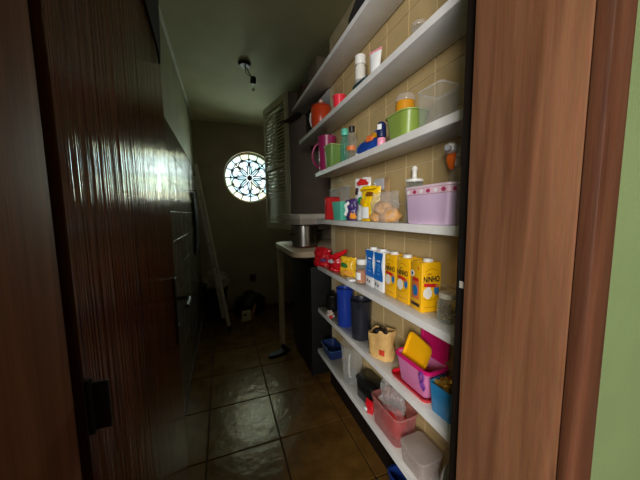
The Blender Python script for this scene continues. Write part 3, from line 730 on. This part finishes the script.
MB().lathe([(.012, 0), (.014, .002), (.014, .085), (.011, .088)], 16).xf(Matrix.Translation((0, .05, .0142)) @ Matrix.Rotation(PI / 2, 4, 'X')).obj('body', plastic('dark_teal', (24, 52, 62), .35), t)
MB().lathe([(.0105, .088), (.0105, .112), (.009, .114)], 14).xf(Matrix.Translation((0, .05, .0142)) @ Matrix.Rotation(PI / 2, 4, 'X')).obj('cap', plastic('dark_teal_cap', (34, 70, 80), .35), t)
t = thing('small_jar', 'small clear plastic jar at the near end of an upper shelf', 'jar', pos(.625, .745, 'B'))
cup([(.020, 0), (.022, .003), (.022, .040)], .002).obj('jar', M_clear, t)
MB().lathe([(.0225, .0402), (.0235, .042), (.0235, .052), (.021, .054)], 20).obj('lid', clear('milky_lid', (230, 220, 210), .45), t)
t = thing('wooden_box', 'dark brown box at the far end beside the orange-red pot', 'box', pos(.668, 1.885, 'B'))
MB().box(-.05, .06, -.05, .05, 0, .17, .003).obj('body', M_darkwood_shade, t)
MB().box(-.052, .062, -.052, .052, .1705, .180, .002).obj('lid', M_darkwood_shade, t)

# ============================== shelf A (top)
M_card = mat('cardboard', (96, 84, 68), .8, var=.12)
t = thing('cardboard_box', 'grey-brown cardboard box standing on the top shelf', 'box', pos(.665, 1.79, 'A'), .05)
MB().box(-.045, .028, -.085, .085, 0, .165, .002).obj('body', M_card, t)
MB().box(-.046, .029, -.086, -.001, .1655, .168, .0008).box(-.046, .029, .001, .086, .1655, .168, .0008).obj('flaps', M_card, t)
t = thing('cardboard_box', 'reddish-brown box at the far end of the top shelf', 'box', pos(.68, 2.06, 'A'))
MB().box(-.07, .07, -.075, .075, 0, .10, .002).obj('body', mat('red_brown_card', (70, 38, 28), .7), t)
MB().box(-.072, .072, -.077, .077, .1005, .118, .002).obj('lid', mat('red_brown_card', (70, 38, 28), .7), t)
tag(blob(.042, .13, .075, 5, .12, nu=28, nv=16).obj('dark_bundle', mat('black_cloth', (22, 21, 22), .9, var=.3, bump=.5, bscale=30), None, pos(.640, 1.13, 'A')), 'dark cloth bundle on the near part of the top shelf', 'bundle')
t = thing('dark_rod', 'dark slender umbrella tip sticking out past the far end of top shelf', 'rod', (.598, 2.16, 2.02), 0)  # added rod for a dark slender shape that is not identified
MB().tube([(.05, .02, .048), (.02, 0, .030), (-.05, -.01, -.020), (-.10, -.015, -.045)], [.012, .020, .016, .008], 10).obj('shaft', mat('black_cloth', (22, 21, 22), .9), t)
MB().tube([(-.095, -.0145, -.043), (-.125, -.017, -.058), (-.118, -.017, -.072)], .004, 8).obj('tip', M_iron, t)

# ============================== shelf F
M_navy = plastic('navy_plastic', (26, 52, 140), .28); M_char = plastic('charcoal_plastic', (34, 36, 44), .3)
def pitcher(label, loc, m, r, h, hs, sp, cat='pitcher'):
    t = thing('plastic_pitcher', label, cat, loc, 0, 'plastic pitchers')
    cup([(r * .86, 0), (r * .9, .004), (r, h * .9), (r * 1.06, h)], .0028).obj('body', m, t)
    arc_handle((r * .93 * hs[0], r * .93 * hs[1], h * .2), (r * hs[0], r * hs[1], h * .9), .030, .007, axis=hs).obj('handle', m, t)
    a = Vector((sp[0], sp[1], 0)); b = Vector((-sp[1], sp[0], 0)); r2 = r * 1.03
    MB().ring_loft([[a * r * .98 + b * .014 + Vector((0, 0, h * .82)), a * r * .98 - b * .014 + Vector((0, 0, h * .82)), a * (r + .002) + Vector((0, 0, h * .82))],
                    [a * r2 + b * .018 + Vector((0, 0, h)), a * r2 - b * .018 + Vector((0, 0, h)), a * (r2 + .016) + Vector((0, 0, h + .003))]]).obj('spout', m, t)
    return t
pitcher('royal blue plastic pitcher beside the charcoal pitcher', pos(.632, 1.315, 'F'), M_navy, .047, .215, (.2, .98), (-.95, -.3))
pitcher('dark charcoal plastic pitcher between blue pitcher and paper bag', pos(.640, 1.145, 'F'), M_char, .052, .200, (.95, .3), (-.6, -.8))
t = thing('black_pot', 'small black pot at the far end beside the blue pitcher', 'pot', pos(.655, 1.55, 'F'))
cup([(.036, 0), (.040, .004), (.042, .095), (.044, .10)], .003).obj('body', M_black, t)
MB().lathe([(.0445, .1005), (.044, .106), (.02, .116), (.008, .118), (.010, .130), (.006, .134)], 22).obj('lid', M_black, t)
t = thing('crumpled_napkin', 'crumpled white and red paper in front of the black pot', 'paper', pos(.598, 1.455, 'F'), -PI / 2 + .4)
blob(.024, .014, .022, 12, .4, 3).obj('paper', plastic('napkin_white', (196, 180, 172), .8), t)
blob(.012, .008, .010, 14, .3, 3).obj('red_print', M_red, t, (.018, -.010, .0))
# paper bag with red label
t = thing('paper_bag', 'open gold-tan paper bag with a red label beside the charcoal pitcher', 'bag', pos(.640, .955, 'F'), -PI / 2 + .45)
rings = []
for k, z in enumerate((0, .004, .03, .06, .085, .105, .118)):
    n = 36; ring = []
    for i in range(n):
        a = 2 * PI * i / n; c, s_ = math.cos(a), math.sin(a)
        q = (abs(c) ** 3.2 + abs(s_) ** 3.2) ** (-1 / 3.2)
        w = 1 + .10 * noise.noise(Vector((c * 2.2, s_ * 2.2, z * 22))) * (1 + 8 * z)
        ring.append((.054 * c * q * w, .036 * s_ * q * w, z + (.014 * noise.noise(Vector((c * 2, s_ * 2, 7))) + .012 * c) * (z / .118) ** 2))
    rings.append(ring)
inn = [[(x * .96, y * .96, z + (.0 if q else .0)) for x, y, z in r] for q, r in enumerate(reversed(rings))][:-1]
MB().ring_loft(rings + inn, True, True).crumple(.005, 30, 3).obj('body', mat('kraft_gold_paper', (206, 166, 104), .45, var=.18, scale=14, bump=.35, bscale=40), t)
blob(.040, .024, .03, 3, .3, 3).obj('contents', mat('dark_beans', (34, 26, 24), .6), t, (0, 0, .076))
panel(.026, .024).obj('red_label', plastic('label_red', (200, 60, 36), .5), t, (.022, -.0395, .036))
# red lid under the pink tub
t = thing('red_tray', 'red plastic lid lying under the pink tub', 'lid', pos(.650, .738, 'F'), .03)
vessel([(.050, .092, .02, 0), (.052, .094, .022, .002), (.055, .098, .024, .013)], .0025, n=6, floor_t=.003).obj('tray', plastic('tray_red', (200, 24, 44), .35), t)
# pink tub
t = thing('plastic_tub', 'pink plastic tub with magenta rim and purple clasp standing in a red lid', 'tub', pos(.652, .728, 'F', .0035), .03)
vessel([(.036, .066, .014, 0), (.038, .068, .016, .004), (.047, .084, .018, .100)], .003, n=6).obj('body', plastic('pink_plastic', (214, 128, 178), .35), t)
MB().rloft([(0, 0, .0475, .0845, .018, .092), (0, 0, .0515, .0885, .02, .094), (0, 0, .0515, .0885, .02, .104), (0, 0, .0470, .084, .018, .106), (0, 0, .0445, .0815, .017, .101)], n=6, cap0=False, cap1=False).obj('rim', plastic('hot_pink_rim', (212, 24, 110), .35), t)
cl = MB().tube([(-.050, -.062, .100), (-.053, -.070, .080), (-.050, -.064, .062), (-.048, -.052, .060), (-.051, -.050, .078), (-.052, -.058, .098)], .0034, 8).obj('clasp', plastic('purple_clasp', (120, 60, 150), .35), t)
MB().tube([(-.049, -.060, .060), (-.049, -.074, .046), (-.046, -.066, .034), (-.045, -.054, .040), (-.048, -.052, .056)], .0034, 8).obj('clasp_hook', plastic('purple_clasp', (120, 60, 150), .35), cl)
lid_m = plastic('magenta_lid', (200, 24, 104), .35)
lid = MB().rloft([(0, -.018, .060, .062, .03, 0), (0, -.018, .062, .064, .03, .002), (0, -.018, .062, .064, .03, .007), (0, -.018, .054, .056, .026, .0075), (0, -.018, .052, .054, .026, .005)], n=6).xf(Matrix.Translation((.0505, 0, .170)) @ Matrix.Rotation(.02, 4, 'X') @ Matrix.Rotation(-PI / 2, 4, 'Y')).obj('lid', lid_m, t)
MB().box(.0445, .0515, -.03, .03, .100, .112, .001).obj('hinge', lid_m, lid)
# yellow tray standing inside the tub
t = thing('yellow_tray', 'shallow yellow plastic lid standing tilted inside the pink tub', 'lid', pos(.650, .742, 'F', .0080), 0)
mb = MB().rloft([(0, 0, .060, .046, .018, 0), (0, 0, .064, .050, .02, .002), (0, 0, .066, .052, .02, .012), (0, 0, .062, .048, .018, .012), (0, 0, .058, .044, .016, .006)], n=6)
mb.xf(Matrix.Translation((-.002, 0, .103)) @ Matrix.Rotation(.22, 4, 'X') @ Matrix.Rotation(.18, 4, 'Y') @ Matrix.Rotation(-PI / 2, 4, 'Y') @ Matrix.Scale(1.08, 4)).obj('tray', plastic('tray_yellow', (242, 178, 14), .35), t)
# blue cup with golden foil
t = thing('plastic_cup', 'bright blue cup holding golden foil, nearest the doorway', 'cup', pos(.636, .588, 'F'), .1)
vessel([(.028, .034, .008, 0), (.030, .036, .01, .003), (.036, .043, .01, .098)], .003).obj('cup', plastic('sky_blue_plastic', (44, 136, 196), .35), t)
blob(.026, .032, .030, 5, .3, 3).obj('foil', foil('gold_foil', (196, 150, 60), .25, metal=.5), t, (0, 0, .068))

# ============================== shelf G
t = thing('plastic_tub', 'dark navy plastic tub at the far end of the lowest shelf', 'tub', pos(.650, 1.545, 'G'))
vessel([(.044, .075, .02, 0), (.047, .078, .022, .004), (.053, .085, .024, .058)], .003, n=6).obj('body', plastic('dark_navy', (22, 38, 84), .4), t)
MB().rloft([(0, 0, .0535, .0855, .024, .052), (0, 0, .0555, .0875, .025, .053), (0, 0, .0555, .0875, .025, .059), (0, 0, .053, .085, .024, .060)], n=6, cap0=False, cap1=False).obj('rim', plastic('navy_rim', (30, 62, 104), .4), t)
t = thing('clear_jug', 'clear plastic jug with handle on the lowest shelf', 'jug', pos(.640, 1.240, 'G'))
cup([(.044, 0), (.048, .004), (.062, .20), (.065, .215)], .0025).obj('body', M_clear, t)
arc_handle((-.030, -.036, .05), (-.036, -.042, .185), .030, .006, axis=(-.6, -.8)).obj('handle', clear('clear_rim', (240, 240, 240), .4), t)
t = thing('black_container', 'black lidded food container standing tilted on the lowest shelf', 'container', pos(.656, 1.075, 'G', .0), .10)
mt_ = Matrix.Translation((0, 0, .0)) @ Matrix.Rotation(0, 4, 'X')
MB().rloft([(0, 0, .040, .062, .018, 0), (0, 0, .043, .066, .02, .003), (0, 0, .049, .066, .022, .095)], n=6).obj('body', plastic('glossy_black', (16, 18, 18), .22), t)
MB().rloft([(0, 0, .0515, .0685, .024, .0955), (0, 0, .0525, .0695, .024, .097), (0, 0, .0525, .0695, .024, .106), (0, 0, .048, .065, .022, .109)], n=6).obj('lid', plastic('glossy_black', (16, 18, 18), .22), t)
t = thing('milk_sachet', 'small white and red packet behind the red tub', 'packet', pos(.604, .995, 'G'), -PI / 2 + .3)
pouch(.045, .062, .022, 44, wr=.15).obj('body', foil('foil_red3', (196, 22, 34)), t)
panel(.018, .016).obj('white_print', M_cwhite, t, (-.012, -.0145, .022))
t = thing('food_container', 'large translucent red plastic tub on the lowest shelf', 'tub', pos(.645, .872, 'G'), .02)
vessel([(.046, .080, .02, 0), (.049, .083, .022, .004), (.056, .094, .026, .128)], .003, n=6).obj('body', clear('red_translucent', (214, 140, 138), .30, .25), t)
blob(.042, .072, .062, 8, .10).obj('contents', plastic('red_contents', (190, 34, 40), .5), t, (0, 0, .006))
pouch(.15, .115, .07, 71, wr=.25, nu=20, nv=20).xf(Matrix.Rotation(-PI / 2, 4, 'Z')).obj('film', M_film, t, (0, .01, .085))
MB().rloft([(0, 0, .0565, .0945, .026, .122), (0, 0, .059, .097, .028, .123), (0, 0, .059, .097, .028, .128), (0, 0, .056, .094, .026, .129)], n=6, cap0=False, cap1=False).obj('rim', clear('pink_rim', (214, 150, 146), .6, .25), t)
t = thing('food_container', 'clear pale plastic box in front of the red tub, lowest shelf', 'container', pos(.640, .700, 'G'), .02)
vessel([(.044, .050, .012, 0), (.046, .052, .014, .004), (.050, .058, .016, .070)], .0025, n=6).obj('body', clear('milky_box', (220, 206, 200), .4, .25), t)
MB().rloft([(0, 0, .051, .059, .018, .0705), (0, 0, .053, .061, .018, .072), (0, 0, .053, .061, .018, .079), (0, 0, .049, .057, .016, .081)], n=6).obj('lid', clear('milky_lid2', (226, 214, 208), .55, .25), t)
t = thing('round_dish', 'white round dish standing on its edge at the near end of lowest shelf', 'dish', pos(.632, .592, 'G'), .5)
MB().lathe([(.030, 0), (.034, .001), (.052, .009), (.056, .012), (.055, .014), (.050, .011), (.030, .004)], 32).xf(Matrix.Translation((0, 0, .056)) @ Matrix.Rotation(-.12, 4, 'X') @ Matrix.Rotation(PI / 2, 4, 'X')).obj('dish', M_white, t)
t = thing('brown_bottle', 'dark brown bottle at the near end of the lowest shelf', 'bottle', pos(.675, .520, 'G'))
MB().lathe([(.024, 0), (.026, .004), (.026, .12), (.013, .16), (.012, .20)], 20).obj('body', clear('brown_glass', (90, 44, 16), .5), t)
MB().lathe([(.014, .198), (.0145, .200), (.0145, .216), (.012, .218)], 16).obj('cap', M_black, t)
t = thing('blue_crate', 'dark blue plastic crate on the floor below the lowest shelf', 'crate', (.638, .70, 0.0005), 0)
vessel([(.040, .12, .02, 0), (.043, .125, .022, .004), (.050, .135, .024, .20)], .004, n=5).obj('body', plastic('crate_blue', (22, 46, 110), .4), t)
MB().rloft([(0, 0, .0505, .1355, .024, .190), (0, 0, .054, .139, .026, .192), (0, 0, .054, .139, .026, .202), (0, 0, .050, .135, .024, .203)], n=5, cap0=False, cap1=False).obj('rim', plastic('crate_blue', (22, 46, 110), .4), t)

# ============================== beyond the shelves
# louvered cabinet
t = thing('wall_cabinet', 'cream wall cabinet with an ajar louvered door beside the round window', 'cabinet', (.553, 2.2, 1.11))
cm = mat('cabinet_side_paint', (98, 84, 74), .65, var=.1)
MB().box(.004, .46, .002, .016, 0, 1.13, .002).obj('side_panel', cm, t)
MB().box(.004, .46, .90, .914, 0, 1.13, .002).obj('side_panel', cm, t)
MB().box(.006, .46, .016, .90, 0, .014, .001).obj('bottom_panel', cm, t)
MB().box(.006, .46, .016, .90, 1.116, 1.13, .001).obj('top_panel', cm, t)
MB().box(.448, .46, .016, .90, .014, 1.116, .001).obj('back_panel', cm, t)
MB().box(.006, .44, .016, .90, .55, .562, .001).obj('inner_shelf', cm, t)
def louver_door(parent, loc, rz):
    d = put('door', None, parent, loc, (0, 0, rz)); W, H, TH = .475, 1.126, .022
    MB().box(-TH, 0, 0, .045, 0, H, .002).obj('stile', M_louver, d); MB().box(-TH, 0, W - .045, W, 0, H, .002).obj('stile', M_louver, d)
    MB().box(-TH, 0, .045, W - .045, 0, .06, .002).obj('rail', M_louver, d); MB().box(-TH, 0, .045, W - .045, H - .06, H, .002).obj('rail', M_louver, d)
    MB().box(-TH, 0, .045, W - .045, H / 2 - .02, H / 2 + .02, .002).obj('rail', M_louver, d)
    sl = MB().box(-.003, .003, .043, W - .043, -.018, .018, .001).mesh('slat', M_louver)
    zz = [.06 + .022 + k * .030 for k in range(16)] + [H / 2 + .02 + .022 + k * .030 for k in range(16)]
    for z in zz: put('slat', sl, d, (-TH / 2, 0, z), (0, math.radians(38), 0))
    return d
louver_door(t, (0, 0, .002), math.atan2(.113, .46))
louver_door(t, (.003, .480, .002), 0.0).scale = (1, .90, 1)

# worktop with one pale leg in the alcove
M_bei = mat('beige_worktop_paint', (196, 176, 150), .5, var=.08)
t = thing('worktop', 'beige worktop with rounded corner and one pale leg below the cabinet', 'counter', (0, 0, 0))
MB().rloft([(.732, 2.08, .280, .365, .09, .945), (.732, 2.08, .285, .37, .09, .95), (.732, 2.08, .285, .37, .09, .985), (.732, 2.08, .280, .365, .09, .99)], n=8).obj('top', M_bei, t)
MB().box(.468, .515, 2.375, 2.42, 0, .945, .004).obj('leg', M_bei, t)
t = thing('mini_fridge', 'black mini fridge under the beige worktop', 'fridge', (.585, 1.80, 0))
MB().box(0.002, .42, 0.03, .52, .03, .87, .008).obj('body', M_black, t)
MB().box(0.0, .42, -.02, .028, .03, .87, .008).obj('door', M_black, t)
for x_ in (.03, .38):
    for y_ in (.04, .48): MB().lathe([(.015, 0.0), (.015, .031)], 10, (x_, y_)).obj('foot', M_iron, t)
# steel pot on the worktop, white box on it
t = thing('steel_pot', 'shiny steel pot with side handle on the beige worktop', 'pot', (.600, 1.985, .9905))
MB().lathe([(.088, 0), (.094, .006), (.094, .160), (.098, .163), (.098, .167), (.094, .169), (.02, .175)], 36).obj('body', M_steel, t)
for s_ in (-1, 1): MB().tube([(s_ * .092, -.03, .10), (s_ * .125, -.025, .105), (s_ * .125, .025, .105), (s_ * .092, .03, .10)], .007, 8).obj('handle', M_iron, t)
MB().lathe([(.104, 0.0), (.108, .004), (.100, .012)], 36).obj('base_ring', mat('brown_trivet', (92, 54, 34), .6), t)
t = thing('white_box', 'flat white plastic box with lid resting on the steel pot', 'box', (.615, 1.985, 1.1665), .25)
MB().rloft([(0, 0, .115, .125, .012, 0), (0, 0, .12, .13, .014, .003), (0, 0, .124, .134, .014, .042)], n=4).obj('body', mat('white_box_plastic', (190, 182, 172), .5), t)
MB().rloft([(0, 0, .128, .138, .016, .0425), (0, 0, .131, .141, .016, .045), (0, 0, .131, .141, .016, .076), (0, 0, .125, .135, .014, .080)], n=4).obj('lid', mat('white_box_lid', (214, 208, 198), .5), t)

# ladder leaning on the left wall
t = thing('step_ladder', 'narrow aluminium ladder leaning against the left wall near the window', 'ladder', (0, 0, 0))
b0, t0 = Vector((.026, 2.90, .01)), Vector((-.222, 2.96, 1.755)); b1, t1 = Vector((-.030, 3.15, .01)), Vector((-.245, 3.17, 1.66))
for a, b in ((b0, t0), (b1, t1)):
    MB().tube([a, a.lerp(b, .5), b], .019, 4, flat=.6).obj('rail', M_alu, t, smooth=False)
    MB().tube([a - Vector((0, 0, .0095)), a + (b - a).normalized() * .05], .022, 8).obj('foot', M_black, t)
for k in range(6):
    f = .10 + k * .15
    MB().tube([b0.lerp(t0, f), b1.lerp(t1, f)], .014, 6, flat=.5).obj('rung', M_alu, t)
# dark coat hanging on the left wall
t = thing('hanging_coat', 'dark garment hanging on the left wall behind the ladder', 'coat', (XL + .022, 3.0, 1.5))
MB().tube([(-.0195, 0, 0), (.0, 0, -.005), (.008, 0, .008)], .005, 8).obj('hook', M_iron, t)
co = pouch(.24, .62, .038, 52, wr=.16, base=False).xf(Matrix.Translation((0.004, 0, -.64)) @ Matrix.Rotation(PI / 2, 4, 'Z')).obj('coat', mat('black_cloth', (22, 21, 22), .9), t)
# dark bin with pale cloth
t = thing('dark_bin', 'black bin standing on the floor beside the ladder foot', 'bin', (-.115, 3.345, 0.0005))
cup([(.115, 0), (.12, .006), (.14, .36), (.145, .375)], .004).obj('body', M_black, t)
MB().tube([(.1442 * math.cos(2 * PI * k / 32), .1442 * math.sin(2 * PI * k / 32), .376) for k in range(32)], .007, 6, closed=True).obj('rim', M_black, t)
tag(blob(.135, .12, .115, 9, .22, 2.6, nu=32, nv=20).obj('crumpled_cloth', mat('grey_white_cloth', (168, 160, 146), .9, var=.15, bump=.5, bscale=25), None, (-.10, 3.345, .384)), 'crumpled grey-white cloth heaped on the black bin', 'cloth')
# black bag with packets on the floor
t = thing('shopping_bag', 'black plastic bag slumped on the floor under the wall socket', 'bag', (.30, 3.40, 0.0005))
blob(.20, .15, .16, 15, .15, 2.2, nu=32, nv=18).obj('body', mat('black_bag_film', (12, 12, 13), .35, bump=.6, bscale=18), t)
t = thing('food_packet', 'white packet with dark print leaning on the black bag', 'packet', (.215, 3.115, 0.0005), .15)
pouch(.11, .13, .03, 61, wr=.2).obj('body', plastic('packet_cream', (206, 196, 160), .5), t)
blob(.016, .005, .014, 5, .3).obj('dark_print', M_ink, t, (-.016, -.014, .07))
t = thing('baguette', 'tan bread stick poking up behind the white packet', 'bread', (.270, 3.13, 0.0005), 0)
MB().tube([(.0, 0, 0.004), (.014, 0, .06), (.034, 0, .12), (.062, .004, .19)], [.014, .017, .016, .008], 10).obj('loaf', mat('bread_crust2', (190, 130, 70), .6), t)
# slipper
t = thing('slipper', 'dark slipper on the floor in front of the beige leg', 'slipper', (.435, 2.25, 0.0005), -1.2)
MB().ring_loft([[(.040 * w * math.cos(2 * PI * k / 24), .115 * math.sin(2 * PI * k / 24) , z) for k in range(24)] for w, z in ((.95, 0), (1, .004), (1, .018), (.92, .022))]).obj('sole', M_black, t)
MB().tube([(-.036, .05, .020), (-.024, .045, .050), (0, .045, .058), (.024, .045, .050), (.036, .05, .020)], .016, 8, flat=.3).obj('strap', M_black, t)
# wall socket
t = thing('wall_socket', 'dark wall socket on the far wall above the black bag', 'socket', (.355, YF - .0005, .392))
MB().box(-.04, .04, -.008, 0, -.05, .05, .003).obj('plate', mat('dark_socket', (44, 38, 34), .5), t)
for x_ in (-.012, .012): MB().lathe([(.005, 0), (.005, .002)], 10).xf(Matrix.Translation((x_, -.0078, 0)) @ Matrix.Rotation(PI / 2, 4, 'X')).obj('hole', M_iron, t)
# bare ceiling lamp holder on wires
t = thing('lamp_holder', 'bare black lamp holder dangling on wires from the ceiling', 'lamp', (.214, 2.17, ZC))
MB().lathe([(.038, -.022), (.045, -.010), (.047, -.0005)], 22).obj('ceiling_plate', M_iron, t)
for k, (dx, dy) in enumerate(((.0, .0), (-.012, .01))):
    MB().tube([(0, 0, -.02), (.022 + dx, 0, -.040), (.030 + 2 * dx, dy, -.062), (.045 + dx, 0, -.085), (.058, 0, -.092)], .0035, 6).obj('wire', mat('wire_tan' if k else 'wire_black', (150, 130, 80) if k else (20, 20, 20), .5), t)
h = MB().lathe([(.012, 0), (.021, .004), (.022, .040), (.016, .052)], 18).xf(Matrix.Translation((.058, 0, -.140)) @ Matrix.Rotation(.15, 4, 'Y')).obj('socket', M_black, t)
tag_ = MB().box(.052, .068, -.001, .001, -.19, -.172, .0005).obj('tag', M_white, t)
MB().tube([(.058, 0, -.14), (.060, 0, -.175)], .0012, 5).obj('string', M_white, t)
